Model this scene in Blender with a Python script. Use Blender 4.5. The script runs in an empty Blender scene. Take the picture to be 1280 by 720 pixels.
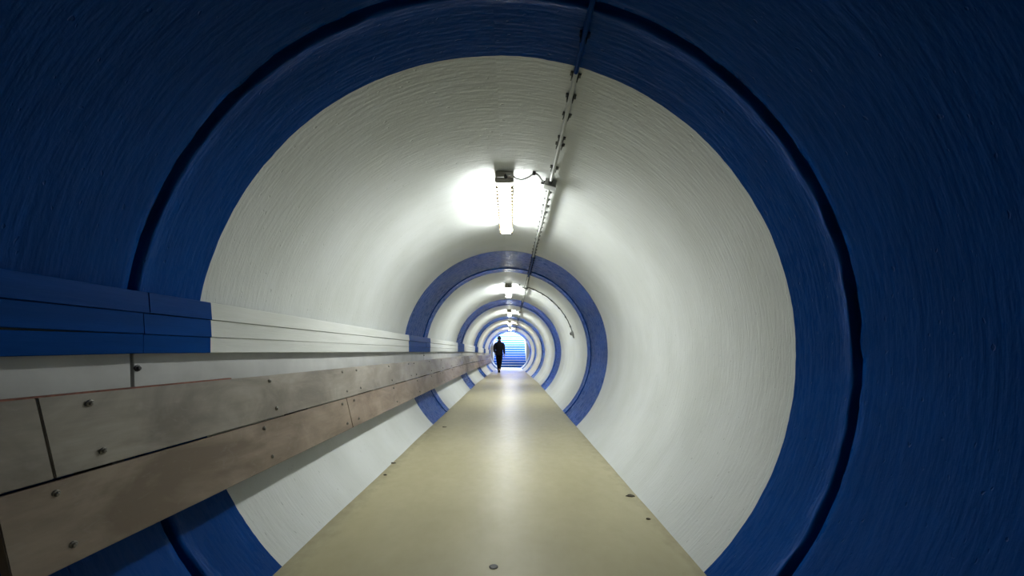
import bpy, bmesh, math, random
from mathutils import Vector, Matrix, noise

random.seed(7)
SC = bpy.context.scene
COL = SC.collection

# ------------------------------------------------------------------ camera, sky, exposure
R = 1.40                    # inner radius of the tunnel
ZC = 0.997                  # height of the tunnel axis above the walking surface
CAMX, CAMZ = 0.07, 1.017
cam_data = bpy.data.cameras.new('camera')
cam = bpy.data.objects.new('camera', cam_data)
COL.objects.link(cam)
cam_data.sensor_width = 36.0
cam_data.lens = 36.0 * 498.0 / 1280.0
cam_data.shift_x = 0.0012
cam_data.shift_y = 0.0619
cam_data.clip_start = 0.02
cam.location = (CAMX, 0.0, CAMZ)
cam.rotation_euler = (math.radians(90), 0, 0)
SC.camera = cam

world = bpy.data.worlds.new('overcast_sky')
SC.world = world
world.use_nodes = True
bg = world.node_tree.nodes['Background']
bg.inputs[0].default_value = (0.70, 0.82, 1.0, 1)
bg.inputs[1].default_value = 85.0

LAMP_STRENGTH = 93.0
SC.view_settings.view_transform = 'Standard'
SC.view_settings.look = 'None'
SC.view_settings.gamma = 1.0
SC.view_settings.use_curve_mapping = False
SC.view_settings.exposure = 0.0

# ------------------------------------------------------------------ layout constants
PERIOD = 5.07               # one pipe length
BLUE0 = 0.396               # first blue band starts here
BLUEW = 1.463               # width of a blue band
JOINT0 = 1.518              # first visible pipe joint
BACK = -5.9                 # tunnel goes on behind the viewer
END = 29.0                  # mouth of the tunnel, foot of the stairs
LAMP_Y0 = 3.04
LAMP_L = 1.27

def dip(y):                 # the path sinks a little towards the stairs
    return 0.0 if y < 13 else -0.16 * min(1.0, (y - 13) / 16.0)

def floor_z(x, y):          # slight cross fall
    return -0.013 * x + dip(y)

# ------------------------------------------------------------------ node helpers
def new_mat(name):
    m = bpy.data.materials.new(name)
    m.use_nodes = True
    nt = m.node_tree
    b = nt.nodes['Principled BSDF']
    return m, nt, b

def N(nt, kind, **kw):
    n = nt.nodes.new(kind)
    for k, v in kw.items():
        setattr(n, k, v)
    return n

def noise_tex(nt, vec, scale, detail=4.0, rough=0.55, dist=0.0):
    n = N(nt, 'ShaderNodeTexNoise')
    n.inputs['Scale'].default_value = scale
    n.inputs['Detail'].default_value = detail
    n.inputs['Roughness'].default_value = rough
    n.inputs['Distortion'].default_value = dist
    if vec is not None:
        nt.links.new(vec, n.inputs['Vector'])
    return n.outputs['Fac']

def mapping(nt, src, scale):
    mp = N(nt, 'ShaderNodeMapping')
    mp.inputs['Scale'].default_value = scale
    nt.links.new(src, mp.inputs['Vector'])
    return mp.outputs['Vector']

def ramp(nt, fac, p0, c0, p1, c1):
    r = N(nt, 'ShaderNodeValToRGB')
    r.color_ramp.elements[0].position = p0
    r.color_ramp.elements[0].color = (*c0, 1)
    r.color_ramp.elements[1].position = p1
    r.color_ramp.elements[1].color = (*c1, 1)
    nt.links.new(fac, r.inputs['Fac'])
    return r.outputs['Color']

def mix(nt, fac, a, b, mode='MIX'):
    n = N(nt, 'ShaderNodeMix', data_type='RGBA', blend_type=mode)
    if isinstance(fac, (int, float)):
        n.inputs[0].default_value = fac
    else:
        nt.links.new(fac, n.inputs[0])
    for s, v in ((6, a), (7, b)):
        if isinstance(v, tuple):
            n.inputs[s].default_value = (*v, 1)
        else:
            nt.links.new(v, n.inputs[s])
    return n.outputs[2]

def mth(nt, op, a, b=None):
    n = N(nt, 'ShaderNodeMath', operation=op)
    for i, v in enumerate((a, b)):
        if v is None:
            continue
        if isinstance(v, (int, float)):
            n.inputs[i].default_value = v
        else:
            nt.links.new(v, n.inputs[i])
    return n.outputs[0]

def bump(nt, bsdf, height, strength, dist):
    b = N(nt, 'ShaderNodeBump')
    b.inputs['Strength'].default_value = strength
    b.inputs['Distance'].default_value = dist
    nt.links.new(height, b.inputs['Height'])
    nt.links.new(b.outputs['Normal'], bsdf.inputs['Normal'])

BLUE_A, BLUE_B = (0.0002, 0.036, 0.175), (0.0005, 0.046, 0.225)
WHITE_A, WHITE_B = (0.505, 0.525, 0.50), (0.57, 0.59, 0.575)

def paint_wall(name, ca, cb, rough, bstr, spec=0.4, ridge=0.0):
    """thick brushed paint on rough concrete: short and long strokes run round the pipe"""
    m, nt, b = new_mat(name)
    uv = N(nt, 'ShaderNodeUVMap').outputs['UV']
    big = noise_tex(nt, mapping(nt, uv, (1.2, 2.0, 1)), 1.0, 3)
    strokes = noise_tex(nt, mapping(nt, uv, (1.6, 42, 1)), 1.0, 3, 0.6, 0.3)
    short = noise_tex(nt, mapping(nt, uv, (11, 60, 1)), 1.0, 2, 0.5)
    grain = noise_tex(nt, mapping(nt, uv, (70, 90, 1)), 1.0, 2)
    pits = noise_tex(nt, mapping(nt, uv, (26, 55, 1)), 1.0, 1)
    pit = N(nt, 'ShaderNodeMapRange')
    nt.links.new(pits, pit.inputs[0])
    pit.inputs[1].default_value, pit.inputs[2].default_value = 0.71, 0.77
    h = mth(nt, 'ADD', mth(nt, 'MULTIPLY', strokes, 0.45), mth(nt, 'MULTIPLY', short, 0.75))
    h = mth(nt, 'ADD', h, mth(nt, 'MULTIPLY', grain, 0.18))
    if ridge:
        rdg = noise_tex(nt, mapping(nt, uv, (0.8, 15, 1)), 1.0, 2, 0.5, 0.2)
        h = mth(nt, 'ADD', h, mth(nt, 'MULTIPLY', rdg, ridge))
    h = mth(nt, 'SUBTRACT', h, mth(nt, 'MULTIPLY', pit.outputs[0], 0.5))
    c = ramp(nt, big, 0.35, ca, 0.65, cb)
    c = mix(nt, mth(nt, 'MULTIPLY', pit.outputs[0], 0.35), c, tuple(x * 0.45 for x in ca))
    nt.links.new(c, b.inputs['Base Color'])
    rr = mth(nt, 'ADD', mth(nt, 'MULTIPLY', short, 0.25), rough - 0.12)
    nt.links.new(rr, b.inputs['Roughness'])
    b.inputs['Specular IOR Level'].default_value = spec
    bump(nt, b, h, bstr, 0.006)
    return m

def banded_paint(name, rough=0.42, dark=1.0):
    """painted in the same blue and white bands as the wall behind"""
    m, nt, b = new_mat(name)
    geo = N(nt, 'ShaderNodeNewGeometry')
    sep = N(nt, 'ShaderNodeSeparateXYZ')
    nt.links.new(geo.outputs['Position'], sep.inputs[0])
    y = mth(nt, 'SUBTRACT', sep.outputs[1], BLUE0)
    f = mth(nt, 'FLOORED_MODULO', y, PERIOD)
    blue = mth(nt, 'LESS_THAN', f, BLUEW)
    n1 = noise_tex(nt, mapping(nt, geo.outputs['Position'], (14, 1.3, 14)), 1.0, 4)
    cb = ramp(nt, n1, 0.35, tuple(v * dark for v in BLUE_A), 0.65, tuple(v * dark for v in BLUE_B))
    cw = ramp(nt, n1, 0.35, tuple(v * dark for v in (0.53, 0.545, 0.51)), 0.65, tuple(v * dark for v in (0.60, 0.61, 0.585)))
    nt.links.new(mix(nt, blue, cw, cb), b.inputs['Base Color'])
    b.inputs['Roughness'].default_value = rough
    b.inputs['Specular IOR Level'].default_value = 0.025
    n2 = noise_tex(nt, mapping(nt, geo.outputs['Position'], (90, 9, 90)), 1.0, 3)
    bump(nt, b, n2, 0.25, 0.003)
    return m

def bumper_wood(name, ca, cb):
    m, nt, b = new_mat(name)
    geo = N(nt, 'ShaderNodeNewGeometry').outputs['Position']
    blot = noise_tex(nt, mapping(nt, geo, (5, 2.2, 5)), 1.0, 5, 0.6, 0.6)
    grain = noise_tex(nt, mapping(nt, geo, (60, 2.5, 60)), 1.0, 4, 0.6)
    scr = noise_tex(nt, mapping(nt, geo, (9, 14, 30)), 1.0, 2, 0.5, 1.6)
    sc = N(nt, 'ShaderNodeMapRange')
    nt.links.new(scr, sc.inputs[0])
    sc.inputs[1].default_value, sc.inputs[2].default_value = 0.60, 0.72
    info = N(nt, 'ShaderNodeObjectInfo')
    c = ramp(nt, blot, 0.38, tuple(v * 0.85 for v in ca), 0.64, tuple(v * 1.1 for v in cb))
    c = mix(nt, mth(nt, 'MULTIPLY', grain, 0.45), c, tuple(v * 0.55 for v in ca))
    c = mix(nt, mth(nt, 'MULTIPLY', sc.outputs[0], 0.16), c, (0.33, 0.305, 0.275))
    c = mix(nt, mth(nt, 'MULTIPLY', info.outputs['Random'], 0.22), c, (0.20, 0.17, 0.13))
    nt.links.new(c, b.inputs['Base Color'])
    b.inputs['Roughness'].default_value = 0.42
    b.inputs['Specular IOR Level'].default_value = 0.2
    bump(nt, b, grain, 0.15, 0.002)
    return m

def plain(name, col, rough=0.5, metal=0.0, var=0.25, scale=20, spec=0.5):
    m, nt, b = new_mat(name)
    tc = N(nt, 'ShaderNodeTexCoord').outputs['Object']
    n = noise_tex(nt, tc, scale, 4)
    nt.links.new(ramp(nt, n, 0.3, tuple(v * (1 - var) for v in col), 0.7, tuple(min(1, v * (1 + var)) for v in col)),
                 b.inputs['Base Color'])
    b.inputs['Roughness'].default_value = rough
    b.inputs['Metallic'].default_value = metal
    b.inputs['Specular IOR Level'].default_value = spec
    return m

def glow(name, col, strength):
    m, nt, b = new_mat(name)
    b.inputs['Base Color'].default_value = (0.8, 0.8, 0.8, 1)
    b.inputs['Roughness'].default_value = 0.3
    tc = N(nt, 'ShaderNodeTexCoord').outputs['Object']
    w = N(nt, 'ShaderNodeTexWave')
    w.inputs['Scale'].default_value = 30
    nt.links.new(tc, w.inputs['Vector'])
    c = ramp(nt, w.outputs['Fac'], 0.0, tuple(v * 0.93 for v in col), 1.0, col)
    nt.links.new(c, b.inputs['Emission Color'])
    b.inputs['Emission Strength'].default_value = strength
    return m

M = {}
M['blue'] = paint_wall('blue_wall_paint', BLUE_A, BLUE_B, 0.28, 0.5, 0.05, 1.2)
M['white'] = paint_wall('white_wall_paint', WHITE_A, WHITE_B, 0.50, 0.55, 0.2, 0.5)
M['band'] = banded_paint('banded_board_paint')
M['pipe'] = banded_paint('banded_pipe_paint', 0.5, 0.85)
M['wood_top'] = bumper_wood('grey_plywood', (0.215, 0.188, 0.155), (0.325, 0.295, 0.25))
M['wood_low'] = bumper_wood('brown_plywood', (0.195, 0.142, 0.102), (0.31, 0.248, 0.19))
M['lath'] = plain('red_brown_edge', (0.22, 0.07, 0.04), 0.6, var=0.4, scale=30)
M['strip'] = plain('dull_white_board', (0.46, 0.46, 0.44), 0.55, var=0.10, scale=6)
M['concrete'] = plain('bare_concrete', (0.30, 0.30, 0.28), 0.9, var=0.15, scale=5)
M['steel'] = plain('dull_steel', (0.20, 0.19, 0.17), 0.45, 0.8)
M['darkmetal'] = plain('dark_metal', (0.05, 0.05, 0.05), 0.5, 0.3)
M['greyplastic'] = plain('grey_plastic', (0.33, 0.34, 0.33), 0.5, var=0.1)
M['tray'] = plain('lamp_tray', (0.42, 0.40, 0.34), 0.5, var=0.1)
M['clip'] = plain('lamp_clip', (0.10, 0.07, 0.035), 0.6, 0.0, spec=0.1)
M['black'] = plain('black_rubber', (0.02, 0.02, 0.02), 0.5)
M['dirt'] = plain('dirt_fleck', (0.06, 0.05, 0.035), 0.9)

# floor: buff resin coating, worn and slightly glossy
m, nt, b = new_mat('buff_floor_coating')
geo = N(nt, 'ShaderNodeNewGeometry').outputs['Position']
f1 = noise_tex(nt, mapping(nt, geo, (1.5, 0.9, 1)), 1.0, 5, 0.6)
f2 = noise_tex(nt, mapping(nt, geo, (14, 9, 1)), 1.0, 4, 0.6)
f3 = noise_tex(nt, mapping(nt, geo, (120, 120, 1)), 1.0, 2)
c = ramp(nt, f1, 0.3, (0.345, 0.308, 0.172), 0.7, (0.43, 0.39, 0.236))
c = mix(nt, mth(nt, 'MULTIPLY', f2, 0.30), c, (0.29, 0.255, 0.145))
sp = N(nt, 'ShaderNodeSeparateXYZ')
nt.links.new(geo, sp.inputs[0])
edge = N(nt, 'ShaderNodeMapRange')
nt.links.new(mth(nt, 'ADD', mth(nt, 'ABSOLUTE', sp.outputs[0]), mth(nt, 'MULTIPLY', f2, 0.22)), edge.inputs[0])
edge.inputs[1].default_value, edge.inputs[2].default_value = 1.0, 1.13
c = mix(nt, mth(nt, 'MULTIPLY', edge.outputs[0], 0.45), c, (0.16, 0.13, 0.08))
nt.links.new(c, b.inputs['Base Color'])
nt.links.new(mth(nt, 'ADD', mth(nt, 'MULTIPLY', f2, 0.20), 0.30), b.inputs['Roughness'])
bump(nt, b, mth(nt, 'ADD', mth(nt, 'MULTIPLY', f2, 0.8), mth(nt, 'MULTIPLY', f3, 0.3)), 0.12, 0.006)
M['floor'] = m

M['riser'] = plain('blue_step_paint', (0.018, 0.115, 0.52), 0.6, var=0.1, scale=3, spec=0.1)
M['nosing'] = plain('pale_step_edge', (0.62, 0.64, 0.68), 0.5, var=0.06, scale=4)
M['stairwall'] = plain('white_stair_wall', (0.78, 0.77, 0.76), 0.6, var=0.05, scale=3)

# ------------------------------------------------------------------ object helpers
WLOC = {}

def link(o, parent=None):
    COL.objects.link(o)
    if parent is not None:
        o.parent = parent
    return o

def tag(o, label=None, cat=None, group=None, kind=None):
    if label: o['label'] = label
    if cat: o['category'] = cat
    if group: o['group'] = group
    if kind: o['kind'] = kind
    return o

def empty(name, loc, label=None, cat=None, group=None, kind=None):
    o = bpy.data.objects.new(name, None)
    o.location = loc
    o.empty_display_size = 0.1
    link(o)
    WLOC[o] = Vector(loc)
    return tag(o, label, cat, group, kind)

def obj(name, bm, mat, parent=None, smooth=False, loc=None):
    """bm is in world coordinates; loc gives a top-level mesh its own origin"""
    base = WLOC.get(parent, Vector()) if parent is not None else (Vector(loc) if loc else Vector())
    if base.length > 0:
        bmesh.ops.translate(bm, verts=bm.verts, vec=-base)
    bmesh.ops.recalc_face_normals(bm, faces=bm.faces)
    me = bpy.data.meshes.new(name)
    bm.to_mesh(me)
    bm.free()
    me.materials.append(mat)
    if smooth:
        for p in me.polygons:
            p.use_smooth = True
    o = bpy.data.objects.new(name, me)
    link(o, parent)
    if parent is None and loc:
        o.location = loc
    WLOC[o] = base
    return o

def box(bm, lo, hi, bevel=0.0, mtx=None):
    r = bmesh.ops.create_cube(bm, size=1.0)
    vs = r['verts']
    lo, hi = Vector(lo), Vector(hi)
    for v in vs:
        v.co = Vector([lo[i] + (v.co[i] + 0.5) * (hi[i] - lo[i]) for i in range(3)])
    if bevel > 0:
        es = list({e for v in vs for e in v.link_edges})
        bv = bmesh.ops.bevel(bm, geom=es, offset=bevel, segments=2, affect='EDGES', profile=0.5)
        vs = list({v for f in bv['faces'] for v in f.verts} | {v for v in vs if v.is_valid})
    if mtx is not None:
        for v in vs:
            v.co = mtx @ v.co
    return bm

def boxbm(lo, hi, bevel=0.0, mtx=None):
    return box(bmesh.new(), lo, hi, bevel, mtx)

def prism(bm, sec0, sec1, bevel=0.0):
    """solid between two quads (4 corners each)"""
    a = [bm.verts.new(p) for p in sec0]
    c = [bm.verts.new(p) for p in sec1]
    n = len(a)
    bm.faces.new(a)
    bm.faces.new(c[::-1])
    for i in range(n):
        bm.faces.new((a[i], c[i], c[(i + 1) % n], a[(i + 1) % n]))
    if bevel:
        es = list({e for v in a + c for e in v.link_edges})
        bmesh.ops.bevel(bm, geom=es, offset=bevel, segments=2, affect='EDGES')
    return bm

def loft(bm, secs):
    rings = [[bm.verts.new(p) for p in q] for q in secs]
    n = len(rings[0])
    bm.faces.new(rings[0]); bm.faces.new(rings[-1][::-1])
    for r0, r1 in zip(rings, rings[1:]):
        for i in range(n):
            bm.faces.new((r0[i], r1[i], r1[(i + 1) % n], r0[(i + 1) % n]))
    return bm

def tube(bm, pts, rad, seg=10, cap=True):
    pts = [Vector(p) for p in pts]
    rings = []
    up = Vector((0.13, 0.21, 0.97))
    for i, p in enumerate(pts):
        d = (pts[min(i + 1, len(pts) - 1)] - pts[max(i - 1, 0)]).normalized()
        s = d.cross(up)
        if s.length < 0.1:
            s = d.cross(Vector((1, 0.1, 0)))
        s.normalize()
        t = s.cross(d)
        rings.append([bm.verts.new(p + rad * (math.cos(a) * s + math.sin(a) * t))
                      for a in [2 * math.pi * k / seg for k in range(seg)]])
    for r0, r1 in zip(rings, rings[1:]):
        for k in range(seg):
            bm.faces.new((r0[k], r0[(k + 1) % seg], r1[(k + 1) % seg], r1[k]))
    if cap:
        bm.faces.new(rings[0][::-1])
        bm.faces.new(rings[-1])
    return bm

def lathe(bm, prof, mtx, seg=14):
    """prof: (radius, height) along local z"""
    rings = [[bm.verts.new(mtx @ Vector((r * math.cos(2 * math.pi * k / seg), r * math.sin(2 * math.pi * k / seg), z)))
              for k in range(seg)] for r, z in prof]
    for r0, r1 in zip(rings, rings[1:]):
        for k in range(seg):
            bm.faces.new((r0[k], r0[(k + 1) % seg], r1[(k + 1) % seg], r1[k]))
    bm.faces.new(rings[0][::-1])
    bm.faces.new(rings[-1])
    return bm

def polar(theta, r, y):      # theta measured from the crown, clockwise as seen by the viewer
    return Vector((r * math.sin(theta), y, ZC + r * math.cos(theta)))

# ================================================================== THE TUNNEL SHELL
shell = bmesh.new()
SEG = 96
prof = [(R + 0.10, BACK - 0.05), (R + 0.10, END)]
rings = [[shell.verts.new(polar(2 * math.pi * k / SEG, r, y)) for k in range(SEG)] for r, y in prof]
for k in range(SEG):
    shell.faces.new((rings[0][k], rings[0][(k + 1) % SEG], rings[1][(k + 1) % SEG], rings[1][k]))
wall_tunnel = obj('wall_tunnel', shell, M['concrete'], smooth=True)
tag(wall_tunnel, 'round concrete tunnel painted in broad blue and white bands', 'tunnel wall', kind='structure')

ANG = 320
def wobble(y, th):
    return 0.005 * noise.noise(Vector((math.sin(th) * 6, math.cos(th) * 6, y * 3.1))) \
         + 0.0025 * noise.noise(Vector((math.sin(th) * 40, math.cos(th) * 40, y * 5.7)))

def band(name, y0, y1, mat, joint=None):
    ys = [y0]
    n = max(2, int((y1 - y0) / 0.16))
    ys += [y0 + (y1 - y0) * i / n for i in range(1, n)]
    ys.append(y1)
    if joint is not None:
        ys = [y for y in ys if abs(y - joint) > 0.10]
        ys += [joint + d for d in (-0.09, -0.045, -0.017, -0.011, -0.006, 0.0, 0.006, 0.011, 0.017, 0.03, 0.05, 0.09)]
        ys.sort()
    bm = bmesh.new()
    uvl = bm.loops.layers.uv.new('UVMap')
    grid = []
    for y in ys:
        row = []
        for k in range(ANG):
            th = 2 * math.pi * k / ANG
            sx, cx = math.sin(th), math.cos(th)
            yy = y
            if y in (y0, y1):
                yy = y + wobble(y, th)
            rr = R + 0.004 * noise.noise(Vector((sx * 2.3, cx * 2.3, y * 1.1))) \
                   + 0.0015 * noise.noise(Vector((sx * 9, cx * 9, y * 6)))
            if joint is not None and abs(y - joint) <= 0.095:
                w = 0.5 + 0.5 * noise.noise(Vector((sx * 5, cx * 5, joint)))
                g = noise.noise(Vector((sx * 14, cx * 14, y * 25)))
                d = y - joint
                wide = 0.8 + 0.8 * w
                if abs(d) < 0.014:
                    rr += 0.024 if abs(d) < 0.0075 * wide else (0.006 + 0.010 * g)
                    yy += 0.012 * noise.noise(Vector((sx * 11, cx * 11, joint * 2)))
                elif abs(d) < 0.05:
                    rr -= (0.007 + 0.009 * max(0, g + 0.2)) if d > 0 else 0.003 * g
                else:
                    rr -= 0.003 * max(0, g)
            row.append(bm.verts.new(polar(th, rr, yy)))
        grid.append(row)
    for j in range(len(ys) - 1):
        for k in range(ANG):
            k2 = (k + 1) % ANG
            f = bm.faces.new((grid[j][k], grid[j + 1][k], grid[j + 1][k2], grid[j][k2]))
            us = (k, k, k + 1, k + 1)
            vs = (ys[j], ys[j + 1], ys[j + 1], ys[j])
            for lp, u, v in zip(f.loops, us, vs):
                lp[uvl].uv = (u / ANG * 2 * math.pi * R, v)
            f.smooth = True
    me = bpy.data.meshes.new(name)
    bm.to_mesh(me)
    bm.free()
    me.materials.append(mat)
    o = bpy.data.objects.new(name, me)
    link(o, wall_tunnel)
    return o

y = BLUE0 - 2 * PERIOD + BLUEW - (PERIOD - BLUEW)   # below BACK, clipped
edges = []
k = -1
while True:
    b0 = BLUE0 + k * PERIOD
    if b0 > END: break
    edges.append((max(b0, BACK), min(b0 + BLUEW, END), 'blue', JOINT0 + k * PERIOD))
    if b0 + BLUEW < END:
        edges.append((b0 + BLUEW, min(b0 + PERIOD, END), 'white', None))
    k += 1
edges.insert(0, (BACK, BLUE0 - PERIOD, 'white', None))
for y0, y1, colr, j in edges:
    o = band('blue_band' if colr == 'blue' else 'white_band', y0, y1, M[colr], j)
    tag(o, 'glossy blue painted band with a recessed pipe joint' if colr == 'blue' else 'off-white brushed paint band')

# floor slab
bm = bmesh.new()
xs = [-1.13 + 2.26 * i / 12 for i in range(13)]
ysf = [BACK + (END + 0.02 - BACK) * i / 140 for i in range(141)]
g = [[bm.verts.new((x, yy, floor_z(x, yy) + 0.0025 * noise.noise(Vector((x * 1.5, yy * 1.2, 3))))) for x in xs] for yy in ysf]
for j in range(140):
    for i in range(12):
        bm.faces.new((g[j][i], g[j][i + 1], g[j + 1][i + 1], g[j + 1][i]))
ext = bmesh.ops.extrude_face_region(bm, geom=list(bm.faces))
bmesh.ops.translate(bm, verts=[v for v in ext['geom'] if isinstance(v, bmesh.types.BMVert)], vec=(0, 0, -0.05))
floor = obj('floor', bm, M['floor'], smooth=False)
tag(floor, 'buff coated walkway running straight down the tunnel', 'floor', kind='structure')

# unseen wall added far behind the viewer, keeps sky light out of the tunnel
bm = bmesh.new()
bmesh.ops.create_circle(bm, cap_ends=True, segments=64, radius=R + 0.1,
                        matrix=Matrix.Translation((0, BACK, ZC)) @ Matrix.Rotation(math.pi / 2, 4, 'X'))
fs = bmesh.ops.extrude_face_region(bm, geom=list(bm.faces))
bmesh.ops.translate(bm, verts=[v for v in fs['geom'] if isinstance(v, bmesh.types.BMVert)], vec=(0, -0.1, 0))
tag(obj('sky_block_back', bm, M['concrete']), 'unseen wall added behind the viewer to keep sky light out', 'wall', kind='structure')

# ================================================================== STAIRS AT THE FAR END
SW = 1.19
NST, RISE, GO = 22, 0.18, 0.29
zb = dip(END)
stairs = empty('stairs', (0, END, zb), 'wide flight of blue steps climbing into daylight', 'stairs', kind='structure')
for n in range(NST):
    y0 = END + n * GO
    bm = boxbm((-SW, y0, zb + n * RISE - (0.18 if n else 0.3)), (SW, y0 + GO + 0.02, zb + (n + 1) * RISE - 0.035))
    st = obj('step', bm, M['riser'], stairs)
    bm = boxbm((-SW, y0 - 0.02, zb + (n + 1) * RISE - 0.035), (SW, y0 + GO, zb + (n + 1) * RISE), 0.006)
    obj('tread', bm, M['nosing'], st)
top_z = zb + NST * RISE
top_y = END + NST * GO
tag(obj('floor_landing', boxbm((-3, top_y + 0.0, top_z - 0.3), (3, top_y + 5, top_z - 0.001)), M['nosing']),
    'pale landing at the head of the stairs', 'floor', kind='structure')
for s, nm in ((-1, 'wall_stair_left'), (1, 'wall_stair_right')):
    x0, x1 = sorted((s * SW, s * (SW + 0.6)))
    tag(obj(nm, boxbm((x0, END + 0.001, -1.5), (x1, top_y, top_z + 1.0), 0.01), M['stairwall']),
        'white wall on the %s of the stair flight' % ('left' if s < 0 else 'right'), 'wall', kind='structure')
tag(obj('stair_shade_slab', boxbm((-SW - 0.6, END + 0.002, 2.56), (SW + 0.6, END + 2.1, ZC + R + 0.45)), M['stairwall']),  # unseen slab, added and sized to keep sky light off the lower steps
    'unseen slab added over the foot of the stairs to shade the lower steps', 'shading slab', kind='structure')

# ================================================================== CLADDING BOARDS ON THE LEFT WALL
def lx(lat):                 # lateral distance from the viewer's line to world x
    return CAMX - lat
def hz(h):
    return CAMZ + h

clad = empty('board_cladding', (lx(1.40), 0.2, hz(0.0)),
             'three rows of thin boards along the left wall, banded blue and white', 'wall cladding')
joints = [JOINT0 + PERIOD * k for k in range(-2, 6)]
joints[0] = BACK + 0.02
joints[-1] = END - 1.1
rows = [(0.228, 0.1475, 1.393), (0.1467, 0.0667, 1.396), (0.0659, -0.008, 1.399)]
for j0, j1 in zip(joints, joints[1:]):
    for r_, (zt, zbm, lat) in enumerate(rows):
        a, b_ = (j0 + 0.025, j1 + 0.021) if r_ == 0 else (j0 + 0.002, j1 - 0.002)
        runs = [(a, b_)]
        if a < 0.3 < b_:                      # a cut in the boards beside the viewer
            runs = [(a, 0.298), (0.302, b_)]
        for a, b_ in runs:
            nsec = max(2, int((b_ - a) / 0.7) + 1)
            secs = []
            th = 0.022
            for q in range(nsec):
                yv = a + (b_ - a) * q / (nsec - 1)
                t = random.uniform(-0.0012, 0.0012)
                if abs(yv - 0.302) < 0.001 and r_ == 2:
                    t = -0.020                # the bottom board has dropped at this end
                elif r_ == 2 and 0.3 < yv < 1.45:
                    t = -0.020 * (1.47 - yv) / 1.17
                zu = random.choice((0, 0, 0, 0.004))
                o = random.uniform(-0.003, 0.003)
                tilt = (0.006, 0.004, 0.0)[r_]
                z0, z1 = hz(zbm) + dip(yv) + t, hz(zt) + dip(yv) + t - zu
                xf = lx(lat) + o
                e = 0.002
                secs.append([(xf - th, yv, z0), (xf - e, yv, z0), (xf, yv, z0 + e),
                             (xf - tilt, yv, z1 - e), (xf - tilt - e, yv, z1), (xf - tilt - th, yv, z1)])
            obj('plank', loft(bmesh.new(), secs), M['band'], clad)
    # packing behind the boards, coloured black so the gaps between them look shaded
    def sec2(yv):
        d = dip(yv)
        return [(lx(1.47), yv, hz(0.006) + d), (lx(1.424), yv, hz(0.006) + d),
                (lx(1.424), yv, hz(0.216) + d), (lx(1.455), yv, hz(0.216) + d)]
    obj('batten', prism(bmesh.new(), sec2(j0 + 0.01), sec2(j1 - 0.01)), M['black'], clad)

# dull white strip of board behind the gap, between cladding and bumper
for j0, j1 in zip(joints, joints[1:]):
    def sec3(yv):
        d = dip(yv)
        return [(lx(1.470), yv, hz(-0.19) + d), (lx(1.439), yv, hz(-0.19) + d),
                (lx(1.445), yv, hz(0.0) + d), (lx(1.475), yv, hz(0.0) + d)]
    bm = prism(bmesh.new(), sec3(j0 + 0.006), sec3(j1 - 0.006), 0.002)
    tag(obj('backing_strip', bm, M['strip'], wall_tunnel), 'dull white strip in the gap under the boards')
    bm = bmesh.new()
    mt = Matrix.Translation((lx(1.442), j1 + 0.02, hz(-0.065) + dip(j1))) @ Matrix.Rotation(math.pi / 2, 4, 'Y')
    lathe(bm, [(0.013, -0.012), (0.013, 0.003), (0.008, 0.004), (0.008, 0.010), (0.005, 0.012)], mt, 10)
    obj('bolt', bm, M['darkmetal'], wall_tunnel)

# ================================================================== BUMPER RAIL OF WORN PLYWOOD
bump_rail = empty('bumper_rail', (lx(1.30), 0.2, hz(-0.61)),
                  'low bumper rail of worn grey and brown plywood boards bolted along the left wall', 'bumper rail')
P1, P2, P3 = (1.300, -0.1285), (1.248, -0.352), (1.196, -0.579)
def bsec(pa, pb, yv, off=0.0):
    d = dip(yv)
    (la, ha), (lb, hb) = pa, pb
    th = 0.026
    nx, nz = (la - lb), (ha - hb)
    ln = math.hypot(nx, nz)
    ox, oz = -nz / ln * 0, 0
    # front face looks towards the walkway; thickness goes back to the wall
    return [(lx(lb) + off, yv, hz(hb) + d), (lx(la) + off, yv, hz(ha) + d),
            (lx(la) - th + off, yv, hz(ha) + d - 0.004), (lx(lb) - th + off, yv, hz(hb) + d - 0.004)]
def inset(p, q, t):          # point a little inside the edge p towards q
    ln = math.hypot(p[0] - q[0], p[1] - q[1])
    return (p[0] + (q[0] - p[0]) * t / ln, p[1] + (q[1] - p[1]) * t / ln)
BOARDS = []
up_j = [-5.8, -3.1, 1.093, 5.18, 9.27, 13.4, 17.5, 21.6, 25.3]
lo_j = [-5.8, -1.1, 0.955, 3.03, 7.1, 11.2, 15.3, 19.4, 23.3, 25.3]
for k_, (a, b_) in enumerate(zip(up_j, up_j[1:])):
    o = random.uniform(-0.003, 0.003)
    g1 = 0.004 if k_ != 3 else 0.012
    ob = obj('upper_board', prism(bmesh.new(), bsec(P1, inset(P2, P1, 0.003), a + g1, o), bsec(P1, inset(P2, P1, 0.003), b_ - 0.003, -o), 0.002),
        M['wood_top'], bump_rail)
    BOARDS.append((0, a, b_, ob))
for k_, (a, b_) in enumerate(zip(lo_j, lo_j[1:])):
    o = random.uniform(-0.003, 0.003)
    e = 0.045 if abs(b_ - 0.955) < 0.01 else 0.005
    ob = obj('lower_board', prism(bmesh.new(), bsec(inset(P2, P3, 0.004), P3, a + 0.004, o), bsec(inset(P2, P3, 0.004), P3, b_ - e, -o), 0.002),
        M['wood_low'], bump_rail)
    BOARDS.append((1, a, b_, ob))
# reddish lath showing along the top edge near the viewer
def lsec(yv):
    d = dip(yv)
    return [(lx(1.346), yv, hz(-0.137) + d), (lx(1.331), yv, hz(-0.137) + d),
            (lx(1.331), yv, hz(-0.1265) + d), (lx(1.346), yv, hz(-0.1265) + d)]
obj('edge_lath', prism(bmesh.new(), lsec(-1.0), lsec(1.9), 0.001), M['lath'], bump_rail)
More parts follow.
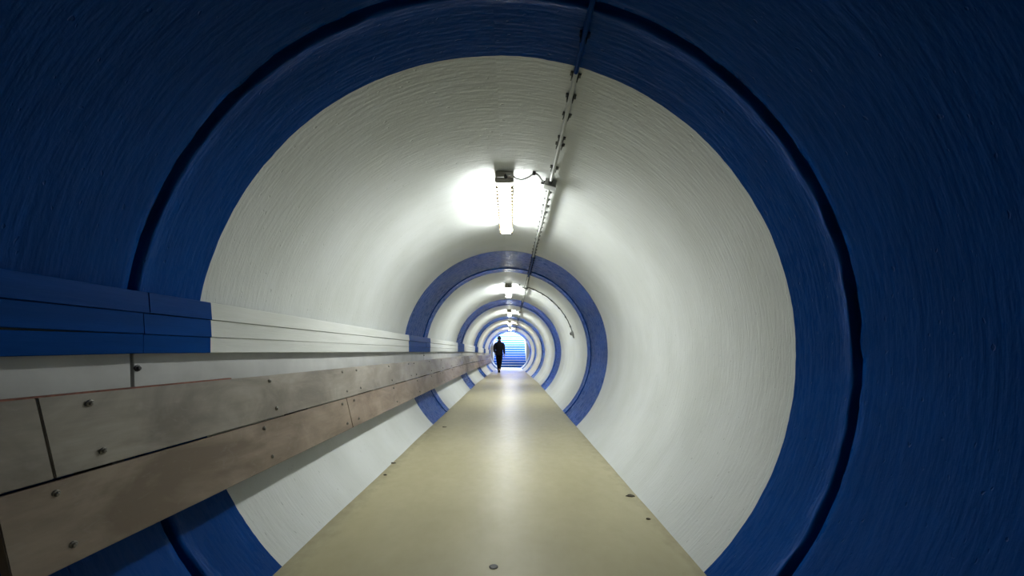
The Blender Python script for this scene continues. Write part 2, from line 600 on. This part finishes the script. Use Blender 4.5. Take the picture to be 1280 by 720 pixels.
# steel brackets carrying the boards off the wall, hidden behind them
for k_ in range(-4, 22):
    yb = 1.28 + 1.19 * k_
    if yb < -4 or yb > 26: continue
    d = dip(yb)
    s = [(lx(1.335), yb, hz(-0.15) + d), (lx(1.228), yb, hz(-0.560) + d), (lx(1.36), yb, hz(-0.560) + d), (lx(1.47), yb, hz(-0.15) + d)]
    obj('bracket', prism(bmesh.new(), s, [(p[0], p[1] + 0.04, p[2]) for p in s]), M['darkmetal'], bump_rail)
# bolt heads
bolt_me = None
def bolt_at(row, la, h, yv):
    global bolt_me
    if bolt_me is None:
        bm = bmesh.new()
        lathe(bm, [(0.0115, -0.003), (0.0115, 0.0015), (0.0095, 0.003)], Matrix.Identity(4), 12)
        lathe(bm, [(0.0065, 0.002), (0.0065, 0.006), (0.0045, 0.0075)], Matrix.Identity(4), 6)
        bolt_me = bpy.data.meshes.new('bolt')
        bm.to_mesh(bolt_me)
        bm.free()
        bolt_me.materials.append(M['steel'])
    o = bpy.data.objects.new('bolt', bolt_me)
    own = [q for r0, a, b_, q in BOARDS if r0 == row and a <= yv < b_][0]
    link(o, own)
    o.location = Vector((lx(la) + 0.0005, yv, hz(h) + dip(yv))) - WLOC[bump_rail]
    o.rotation_euler = (0, math.radians(90 + 12), 0)
def lerp(p, q, t):
    return (p[0] + (q[0] - p[0]) * t, p[1] + (q[1] - p[1]) * t)
ub = [1.277, 2.23, 3.19, 3.48, 4.40, 5.25, 5.55, 6.6, 7.7, 8.8, 9.5, 9.8, 11.0, 12.4, 13.7, 14.1]
lb = [1.13, 2.09, 3.06, 3.29, 4.4, 5.5, 6.5, 7.3, 7.55, 8.8, 10.2, 11.5, 11.9]
for yv in ub:
    for t in (0.14, 0.80):
        bolt_at(0, *lerp(P1, P2, t), 0.957 * yv + 0.01 * t)
for yv in lb:
    for t in (0.16, 0.80):
        bolt_at(1, *lerp(P2, P3, t), 0.957 * yv + 0.02 * t)

# ================================================================== CEILING LAMPS
LAMP_COL = [(0.96, 1.0, 0.985), (0.96, 1.0, 0.985), (0.97, 1.0, 0.96), (1.0, 0.95, 0.80), (1.0, 0.93, 0.76)]
LAMP_LABEL = ['large fluorescent batten lamp nearest the viewer, under the white crown',
              'second fluorescent batten lamp, hanging just past the first far blue ring',
              'third fluorescent batten lamp along the tunnel crown',
              'fourth fluorescent batten lamp, glowing warm, small in the distance',
              'farthest and smallest fluorescent lamp, nearest the stairs']
LX = 0.020
for i in range(5):
    y0 = LAMP_Y0 + i * PERIOD
    y1 = y0 + LAMP_L
    zt = ZC + R - 0.004
    lamp = empty('ceiling_lamp', (LX, (y0 + y1) / 2, zt), LAMP_LABEL[i], 'ceiling lamp', 'batten lamps along the crown')
    # tray: shallow channel against the crown
    bm = boxbm((LX - 0.068, y0, zt - 0.044), (LX + 0.068, y1, zt), 0.006)
    obj('tray', bm, M['tray'], lamp)
    # diffuser: tapered tub
    mat = glow('lamp_diffuser_glow_%d' % i, LAMP_COL[i], LAMP_STRENGTH)
    def dsec(yv):
        return [(LX - 0.064, yv, zt - 0.046), (LX - 0.064, yv, zt - 0.092), (LX - 0.046, yv, zt - 0.106),
                (LX + 0.046, yv, zt - 0.106), (LX + 0.064, yv, zt - 0.092), (LX + 0.064, yv, zt - 0.046)]
    dif = obj('diffuser', prism(bmesh.new(), dsec(y0 + 0.030), dsec(y1 - 0.022)), mat, lamp)
    for ya, yb in ((y0 + 0.002, y0 + 0.028), (y1 - 0.020, y1 - 0.002)):
        s = [(p[0] * 1.0 + (0.008 if p[0] > LX else -0.008), ya, p[2] + (0.018 if p[2] < zt - 0.05 else 0)) for p in dsec(ya)]
        cap = obj('end_cap', prism(bmesh.new(), s, [(p[0], yb, p[2]) for p in s], 0.003), M['tray'], lamp)
    if i < 3:
        cb = bmesh.new()
        box(cb, (-0.010, -0.017, -0.012), (0.010, 0.017, 0.010), 0.0015)
        me = bpy.data.meshes.new('clip')
        cb.to_mesh(me); cb.free()
        me.materials.append(M['clip'])
        nclip = 18 if i == 0 else 8
        for s in (-1, 1):
            for q in range(nclip):
                o = bpy.data.objects.new('clip', me)
                link(o, dif)
                o.location = Vector((LX + s * 0.056, y0 + 0.05 + (LAMP_L - 0.09) * q / (nclip - 1), zt - 0.098)) - WLOC[lamp]
    # gland where the cable enters
    bm = bmesh.new()
    lathe(bm, [(0.014, 0), (0.014, 0.02), (0.010, 0.022), (0.010, 0.04)],
          Matrix.Translation((LX + 0.012, y0 + 0.006, zt - 0.045)) @ Matrix.Rotation(math.pi / 2, 4, 'X'), 10)
    obj('cable_gland', bm, M['black'], lamp)

# ================================================================== CONDUIT ALONG THE CROWN
TH = math.asin(0.385 / R)     # where the conduit runs
conduit = empty('conduit', polar(TH, R - 0.02, 0.3), 'thin conduit clipped along the crown, right of the lamps', 'conduit')
boxes_y = [LAMP_Y0 + i * PERIOD + 0.06 for i in range(5)]
stops = [BACK + 0.1] + [v for yb in boxes_y for v in (yb - 0.066, yb + 0.066)] + [END - 0.4]
for ya, yb in zip(stops[::2], stops[1::2]):          # one run of pipe between neighbouring boxes
    nn = max(2, int((yb - ya) / 0.12))
    pts = []
    for q in range(nn + 1):
        yv = ya + (yb - ya) * q / nn
        pts.append(polar(TH + 0.006 * noise.noise(Vector((yv * 0.9, 0, 0))), R - 0.026 + 0.003 * noise.noise(Vector((yv * 2, 4, 0))), yv))
    bm = bmesh.new()
    tube(bm, pts, 0.011, 8)
    obj('pipe', bm, M['pipe'], conduit, smooth=True)
# saddle clips
bm = bmesh.new()
box(bm, (-0.026, -0.011, 0.012), (0.026, 0.011, 0.022), 0.002)
box(bm, (-0.017, -0.011, -0.012), (-0.0115, 0.011, 0.016), 0.002)
box(bm, (0.0115, -0.011, -0.012), (0.017, 0.011, 0.016), 0.002)
sad_me = bpy.data.meshes.new('saddle_clip')
bm.to_mesh(sad_me); bm.free()
def sad_copy(mat, name):
    me = sad_me.copy(); me.name = name
    me.materials.append(mat)
    return me
M['clipband'] = banded_paint('banded_clip_paint', 0.5, 0.22)
sad = sad_copy(M['clipband'], 'saddle_clip')
near = [0.9, 1.15, 1.40, 1.66, 1.90, 2.06, 2.22, 2.46, 2.54, 2.86]
ylist = near[:]
yv = 3.30
while yv < END - 0.5:
    ylist.append(yv)
    yv += 0.155 if yv < 8 else 0.26
for yv in ylist:
    if any(abs(yv - yb) < 0.10 for yb in boxes_y):
        continue
    o = bpy.data.objects.new('saddle_clip', sad)
    link(o, conduit)
    th = TH + 0.006 * noise.noise(Vector((yv * 0.9, 0, 0)))
    o.location = polar(th, R - 0.024, yv) - WLOC[conduit]
    s = 1.0 if yv < 2.3 else 1.1
    o.scale = (s * random.uniform(0.85, 1.15), random.uniform(0.8, 1.5), s)
    o.rotation_euler = (0, th, random.uniform(-0.12, 0.12))

# ================================================================== JUNCTION BOXES, LAMP CABLES
def surf_cable(name, pts, rad, parent, mat):
    bm = bmesh.new()
    tube(bm, pts, rad, 8)
    return obj(name, bm, mat, parent, smooth=True)
BOXLAB = ['grey junction box on the conduit beside the nearest lamp',
          'grey junction box on the conduit beside the second lamp',
          'grey junction box on the conduit beside the third lamp',
          'tiny junction box on the conduit beside the fourth lamp',
          'tiny junction box on the conduit beside the farthest lamp']
CABLAB = ['short grey cable looping from the nearest lamp to its junction box',
          'short cable between the second lamp and its junction box',
          'short cable between the third lamp and its junction box',
          'tiny cable between the fourth lamp and its junction box',
          'tiny cable between the farthest lamp and its junction box']
for i in range(5):
    yb = LAMP_Y0 + i * PERIOD + 0.06
    c0 = polar(TH, R - 0.002, yb)
    jb = empty('junction_box', c0, BOXLAB[i], 'junction box', 'junction boxes on the conduit')
    mt = Matrix.Translation(c0) @ Matrix.Rotation(TH, 4, 'Y')
    obj('body', boxbm((-0.046, -0.040, -0.045), (0.046, 0.040, 0.0), 0.006, mt), M['greyplastic'], jb)
    obj('lid', boxbm((-0.048, -0.042, -0.054), (0.048, 0.042, -0.043), 0.004, mt), M['greyplastic'], jb)
    for sx, sy in ((-1, 0), (0, -1), (0, 1)):
        bm = bmesh.new()
        rot = Matrix.Rotation(math.pi / 2, 4, 'Y') if sx else Matrix.Rotation(math.pi / 2, 4, 'X')
        lathe(bm, [(0.015, -0.018), (0.015, 0.018)], mt @ Matrix.Translation((sx * 0.055, sy * 0.052, -0.026)) @ rot, 10)
        obj('gland', bm, M['black'], jb)
    # cable
    cb = empty('lamp_cable', polar(TH * 0.55, R - 0.01, yb - 0.06), CABLAB[i], 'cable', 'lamp cables on the crown')
    ya = LAMP_Y0 + i * PERIOD
    ctrl = [Vector((LX + 0.012, ya - 0.03, ZC + R - 0.046))]
    ths = [(0.055, 0.040, -0.015), (0.085, 0.052, 0.010), (0.12, 0.050, 0.018), (0.155, 0.030, 0.0), (0.178, 0.014, -0.03),
           (0.20, 0.016, -0.025), (0.222, 0.024, 0.02)]
    ctrl += [polar(t, R - dr, ya + dy) for t, dr, dy in ths]
    ctrl.append(c0 + Matrix.Rotation(TH, 3, 'Y') @ Vector((-0.05, 0, -0.026)))
    # smooth the run
    pts = []
    for a in range(len(ctrl) - 1):
        p0, p1, p2, p3 = ctrl[max(a - 1, 0)], ctrl[a], ctrl[a + 1], ctrl[min(a + 2, len(ctrl) - 1)]
        for t in (0, 0.25, 0.5, 0.75):
            pts.append(0.5 * ((2 * p1) + (p2 - p0) * t + (2 * p0 - 5 * p1 + 4 * p2 - p3) * t * t + (3 * p1 - p0 - 3 * p2 + p3) * t ** 3))
    pts.append(ctrl[-1])
    surf_cable('cord', pts, 0.007, cb, M['greyplastic'])
    cp = polar(0.178, R, ya - 0.03)
    mt = Matrix.Translation(cp) @ Matrix.Rotation(0.178, 4, 'Y')
    obj('cable_clip', boxbm((-0.012, -0.010, -0.026), (0.012, 0.010, 0.002), 0.003, mt), M['black'], cb)

# cable running down the right wall beside the second lamp, ending at a small box
yc = LAMP_Y0 + PERIOD + 0.02
wc = empty('wall_cable', polar(0.8, R, yc), 'thin dark cable curving down the right wall beyond the first far blue ring', 'cable')
th_end = math.atan2(0.957, 0.29)
pts = [polar(TH + 0.035 + (th_end - 0.02 - TH - 0.035) * t / 40, R - 0.010 + 0.003 * math.sin(t * 0.785 * 2), yc + 0.01 * math.sin(t * 0.4)) for t in range(41)]
surf_cable('cord', pts, 0.0085, wc, M['darkmetal'])
for q in range(1, 7):
    t = TH + (th_end - TH) * (q - 0.3) / 6.3
    mt = Matrix.Translation(polar(t, R, yc)) @ Matrix.Rotation(t, 4, 'Y')
    obj('cable_clip', boxbm((-0.016, -0.014, -0.026), (0.016, 0.014, 0.002), 0.003, mt), M['darkmetal'], wc)
mt = Matrix.Translation(polar(th_end + 0.01, R, yc)) @ Matrix.Rotation(th_end, 4, 'Y')
sb = empty('wall_sensor', polar(th_end + 0.01, R, yc), 'small grey box at the lower end of the right wall cable', 'sensor box')
obj('body', boxbm((-0.045, -0.04, -0.05), (0.045, 0.04, 0.002), 0.010, mt), M['greyplastic'], sb)
bm = bmesh.new()
lathe(bm, [(0.03, -0.048), (0.028, -0.062), (0.016, -0.070)], mt, 14)
obj('dome', bm, M['darkmetal'], sb)
bm = bmesh.new()
lathe(bm, [(0.010, 0.0), (0.010, 0.05), (0.006, 0.055)], mt @ Matrix.Translation((0.045, 0, -0.02)) @ Matrix.Rotation(math.pi / 2, 4, 'Y'), 8)
obj('stub', bm, M['darkmetal'], sb)

# ================================================================== WALKING PERSON
M['skin'] = plain('skin', (0.20, 0.11, 0.075), 0.6, var=0.05, spec=0.2)
M['jacket'] = plain('dark_jacket', (0.004, 0.0045, 0.007), 0.9, var=0.2, spec=0.03)
M['trousers'] = plain('dark_trousers', (0.004, 0.004, 0.005), 0.9, var=0.2, spec=0.03)
M['shoe'] = plain('black_shoes', (0.008, 0.007, 0.007), 0.6, spec=0.1)
M['hair'] = plain('dark_hair', (0.008, 0.007, 0.006), 0.8, spec=0.05)
PY = 19.9
PX = CAMX - 0.575
person = empty('person', (PX, PY, floor_z(PX, PY)), 'person in dark jacket and trousers walking away towards the stairs', 'person')

def skin(name, chains, mat, parent, sub=2):
    """chains: list of (points, edges, root); points (x,y,z,rx,ry)"""
    me = bpy.data.meshes.new(name)
    bm = bmesh.new()
    lay = bm.verts.layers.skin.verify()
    for pts, eds, root in chains:
        vs = []
        for i, p in enumerate(pts):
            v = bm.verts.new(p[:3])
            v[lay].radius = (p[3], p[4] if len(p) > 4 else p[3])
            v[lay].use_root = (i == root)
            vs.append(v)
        for a, c_ in eds:
            bm.edges.new((vs[a], vs[c_]))
    bm.to_mesh(me)
    bm.free()
    me.materials.append(mat)
    o = bpy.data.objects.new(name, me)
    link(o, parent)
    sk = o.modifiers.new('skin', 'SKIN')
    sk.use_smooth_shade = True
    sk.branch_smoothing = 0.4
    sd = o.modifiers.new('sub', 'SUBSURF')
    sd.levels = sub
    sd.render_levels = sub
    return o

# figure 1.84 m tall, facing +y (away), mid stride
B = {}
body = [
    (0.00, 0.00, 0.98, 0.135, 0.105),    # 0 pelvis
    (0.00, 0.005, 1.16, 0.130, 0.095),   # 1 waist
    (0.00, 0.000, 1.36, 0.150, 0.095),   # 2 chest
    (0.00, -0.01, 1.50, 0.090, 0.075),   # 3 upper chest
    (0.00, 0.005, 1.58, 0.066, 0.068),   # 4 neck
    (0.00, 0.025, 1.665, 0.084, 0.095),   # 5 jaw
    (0.00, 0.025, 1.745, 0.092, 0.108),  # 6 brow
    (0.00, 0.015, 1.805, 0.066, 0.078),  # 7 crown
    (-0.185, -0.01, 1.475, 0.060),       # 8 shoulder L
    (-0.245, -0.03, 1.20, 0.046),        # 9 elbow L
    (-0.215, 0.09, 1.00, 0.034),         # 10 wrist L (bent towards the pocket)
    (0.185, -0.01, 1.475, 0.060),        # 11 shoulder R
    (0.235, -0.06, 1.18, 0.046),         # 12 elbow R
    (0.265, -0.03, 0.93, 0.032),         # 13 wrist R
    (-0.085, 0.01, 0.92, 0.092),         # 14 hip L
    (-0.055, 0.14, 0.53, 0.060),         # 15 knee L (forward)
    (-0.035, 0.20, 0.10, 0.042),         # 16 ankle L
    (0.085, 0.00, 0.92, 0.092),          # 17 hip R
    (0.050, 0.00, 0.51, 0.060),          # 18 knee R
    (0.010, -0.27, 0.17, 0.042),         # 19 ankle R (pushing off)
    (-0.040, 0.31, 0.045, 0.038, 0.03),  # 20 toe L
    (0.010, -0.17, 0.055, 0.038, 0.03),  # 21 toe R
    (-0.205, 0.13, 0.925, 0.030, 0.018), # 22 palm L
    (0.270, -0.015, 0.855, 0.030, 0.018),# 23 palm R
]
bed = [(0, 1), (1, 2), (2, 3), (3, 4), (4, 5), (5, 6), (6, 7), (2, 8), (8, 9), (9, 10), (2, 11), (11, 12), (12, 13),
       (0, 14), (14, 15), (15, 16), (0, 17), (17, 18), (18, 19), (16, 20), (19, 21), (10, 22), (13, 23)]
chains = [(body, bed, 0)]
for side, (px, py, pz) in ((-1, (-0.205, 0.13, 0.925)), (1, (0.270, -0.015, 0.855))):
    for f in range(4):
        oy = -0.030 + 0.020 * f
        ln = (0.062, 0.074, 0.080, 0.072)[f]
        chains.append(([(px, py + oy, pz - 0.01, 0.009), (px, py + oy + 0.004, pz - 0.03 - ln * 0.5, 0.0085),
                        (px - side * 0.015, py + oy + 0.008, pz - 0.03 - ln, 0.007)], [(0, 1), (1, 2)], 0))
    chains.append(([(px, py + 0.02, pz + 0.03, 0.010), (px - side * 0.01, py + 0.045, pz, 0.009),
                    (px - side * 0.015, py + 0.052, pz - 0.03, 0.008)], [(0, 1), (1, 2)], 0))
# ears and nose rooted in the head
for s in (-1, 1):
    chains.append(([(s * 0.070, 0.02, 1.72, 0.014), (s * 0.088, 0.012, 1.725, 0.016), (s * 0.086, 0.012, 1.695, 0.010)], [(0, 1), (1, 2)], 0))
chains.append(([(0, 0.10, 1.735, 0.012), (0, 0.135, 1.700, 0.015)], [(0, 1)], 0))
skin('body', chains, M['skin'], person)

def limb(bm, rows, seg=18):
    """tapered cloth tube: rows of (x, y, z, rx, ry), ring planes follow the limb"""
    cs = [Vector(r[:3]) for r in rows]
    rings = []
    for i, r in enumerate(rows):
        d = (cs[min(i + 1, len(cs) - 1)] - cs[max(i - 1, 0)]).normalized()
        sx = Vector((0, 1, 0)).cross(d)
        sx.normalize()
        sy = d.cross(sx)
        ry = r[4] if len(r) > 4 else r[3]
        rings.append([bm.verts.new(cs[i] + r[3] * math.cos(a) * sx + ry * math.sin(a) * sy)
                      for a in [2 * math.pi * k / seg for k in range(seg)]])
    for r0, r1 in zip(rings, rings[1:]):
        for k in range(seg):
            bm.faces.new((r0[k], r0[(k + 1) % seg], r1[(k + 1) % seg], r1[k]))
    bm.faces.new(rings[0][::-1])
    bm.faces.new(rings[-1])

def cloth(name, limbs, mat):
    bm = bmesh.new()
    for rows in limbs:
        limb(bm, rows)
    bmesh.ops.translate(bm, verts=bm.verts, vec=WLOC[person])
    o = obj(name, bm, mat, person, smooth=True)
    sd = o.modifiers.new('sub', 'SUBSURF')
    sd.levels = sd.render_levels = 1
    return o
cloth('jacket', [
    [(0, 0.005, 0.86, 0.185, 0.130), (0, 0.005, 0.88, 0.192, 0.138), (0, 0.0, 1.00, 0.186, 0.138), (0, 0.0, 1.14, 0.176, 0.128),
     (0, 0.0, 1.28, 0.190, 0.136), (0, -0.005, 1.40, 0.208, 0.138), (0, -0.008, 1.485, 0.205, 0.118), (0, -0.004, 1.535, 0.150, 0.100),
     (0, 0.0, 1.570, 0.090, 0.086), (0, 0.005, 1.610, 0.078, 0.080), (0, 0.008, 1.640, 0.076, 0.078)],
    [(-0.120, -0.008, 1.490, 0.055), (-0.185, -0.010, 1.460, 0.075), (-0.222, -0.018, 1.38, 0.074), (-0.245, -0.03, 1.20, 0.062),
     (-0.236, 0.02, 1.10, 0.056), (-0.216, 0.085, 1.005, 0.046)],
    [(0.120, -0.008, 1.490, 0.055), (0.185, -0.010, 1.460, 0.075), (0.215, -0.025, 1.38, 0.074), (0.238, -0.058, 1.18, 0.062),
     (0.252, -0.045, 1.06, 0.054), (0.264, -0.031, 0.935, 0.046)]], M['jacket'])
cloth('trousers', [
    [(0, 0.0, 1.02, 0.160, 0.115), (0, 0.0, 0.95, 0.172, 0.125), (0, 0.005, 0.86, 0.165, 0.118), (0, 0.01, 0.82, 0.120, 0.090)],
    [(-0.080, 0.010, 0.90, 0.098), (-0.078, 0.06, 0.76, 0.094), (-0.058, 0.138, 0.53, 0.076), (-0.046, 0.172, 0.32, 0.070), (-0.037, 0.198, 0.075, 0.062)],
    [(0.080, 0.000, 0.90, 0.098), (0.072, 0.005, 0.74, 0.094), (0.052, -0.005, 0.51, 0.076), (0.034, -0.13, 0.34, 0.070), (0.012, -0.262, 0.155, 0.062)]],
    M['trousers'])
skin('shoe', [([(-0.037, 0.170, 0.055, 0.046, 0.05), (-0.04, 0.25, 0.048, 0.050, 0.044), (-0.042, 0.34, 0.036, 0.046, 0.032)], [(0, 1), (1, 2)], 1)],
     M['shoe'], person)
skin('shoe', [([(0.010, -0.300, 0.150, 0.046, 0.05), (0.010, -0.235, 0.090, 0.050, 0.046), (0.010, -0.155, 0.040, 0.046, 0.034)], [(0, 1), (1, 2)], 1)],
     M['shoe'], person)
bm = bmesh.new()
bmesh.ops.create_icosphere(bm, subdivisions=4, radius=1.0)
for v in bm.verts:
    n_ = v.co.copy()
    v.co = Vector((n_.x * 0.102, n_.y * 0.118 + 0.014, n_.z * 0.122 + 1.735)) * (1.0 + 0.004 * noise.noise(n_ * 6))
cut = [v for v in bm.verts if v.co.z < 1.795 - 0.9 * max(0.0, 0.075 - v.co.y) and v.co.y > 0.0 or v.co.z < 1.655]
bmesh.ops.delete(bm, geom=cut, context='VERTS')
bmesh.ops.translate(bm, verts=bm.verts, vec=WLOC[person])
hair = obj('hair', bm, M['hair'], person, smooth=True)
sol = hair.modifiers.new('thickness', 'SOLIDIFY')
sol.thickness = 0.02

# ================================================================== SMALL THINGS ON THE FLOOR
fx, fy = CAMX + (617 - 638.5) / 498 * 1.88, 1.88
bm = bmesh.new()
lathe(bm, [(0.021, -0.006), (0.021, 0.002), (0.016, 0.004), (0.005, 0.0035)], Matrix.Translation((fx, fy, floor_z(fx, fy))), 16)
o = obj('floor_stud', bm, M['darkmetal'], loc=(fx, fy, floor_z(fx, fy)))
tag(o, 'small dark round stud set in the floor near the viewer', 'floor stud')
flecks = [(555, 535, 0.030, 'dark fleck of litter on the floor just before the far blue ring'),
          (491, 581, 0.028, 'thin brown scrap on the floor by the left floor edge'),
          (481, 596, 0.014, 'tiny dark crumb near the left floor edge'),
          (788, 618, 0.032, 'small brown leaf scrap against the right floor edge'),
          (810, 647, 0.014, 'tiny dark crumb by the right floor edge, nearer the viewer')]
for px, py, sz, lab in flecks:
    d = 498 * (CAMZ) / (py - 439.2)
    x = CAMX + (px - 638.5) / 498 * d
    z = floor_z(x, d)
    bm = bmesh.new()
    n = 9
    ang0 = random.random() * 6
    a = [bm.verts.new((x + sz * (1.0 + 0.3 * math.sin(3 * t + ang0)) * math.cos(t), d + sz * 0.6 * (1 + 0.3 * math.cos(2 * t + ang0)) * math.sin(t), z + 0.001))
         for t in [2 * math.pi * q / n for q in range(n)]]
    top = [bm.verts.new((v.co.x * 0.8 + x * 0.2, v.co.y * 0.8 + d * 0.2, z + 0.006 + 0.003 * random.random())) for v in a]
    bm.faces.new(a); bm.faces.new(top[::-1])
    for q in range(n):
        bm.faces.new((a[q], a[(q + 1) % n], top[(q + 1) % n], top[q]))
    tag(obj('litter_scrap', bm, M['dirt'], loc=(x, d, z)), lab, 'litter', 'scraps on the tunnel floor')
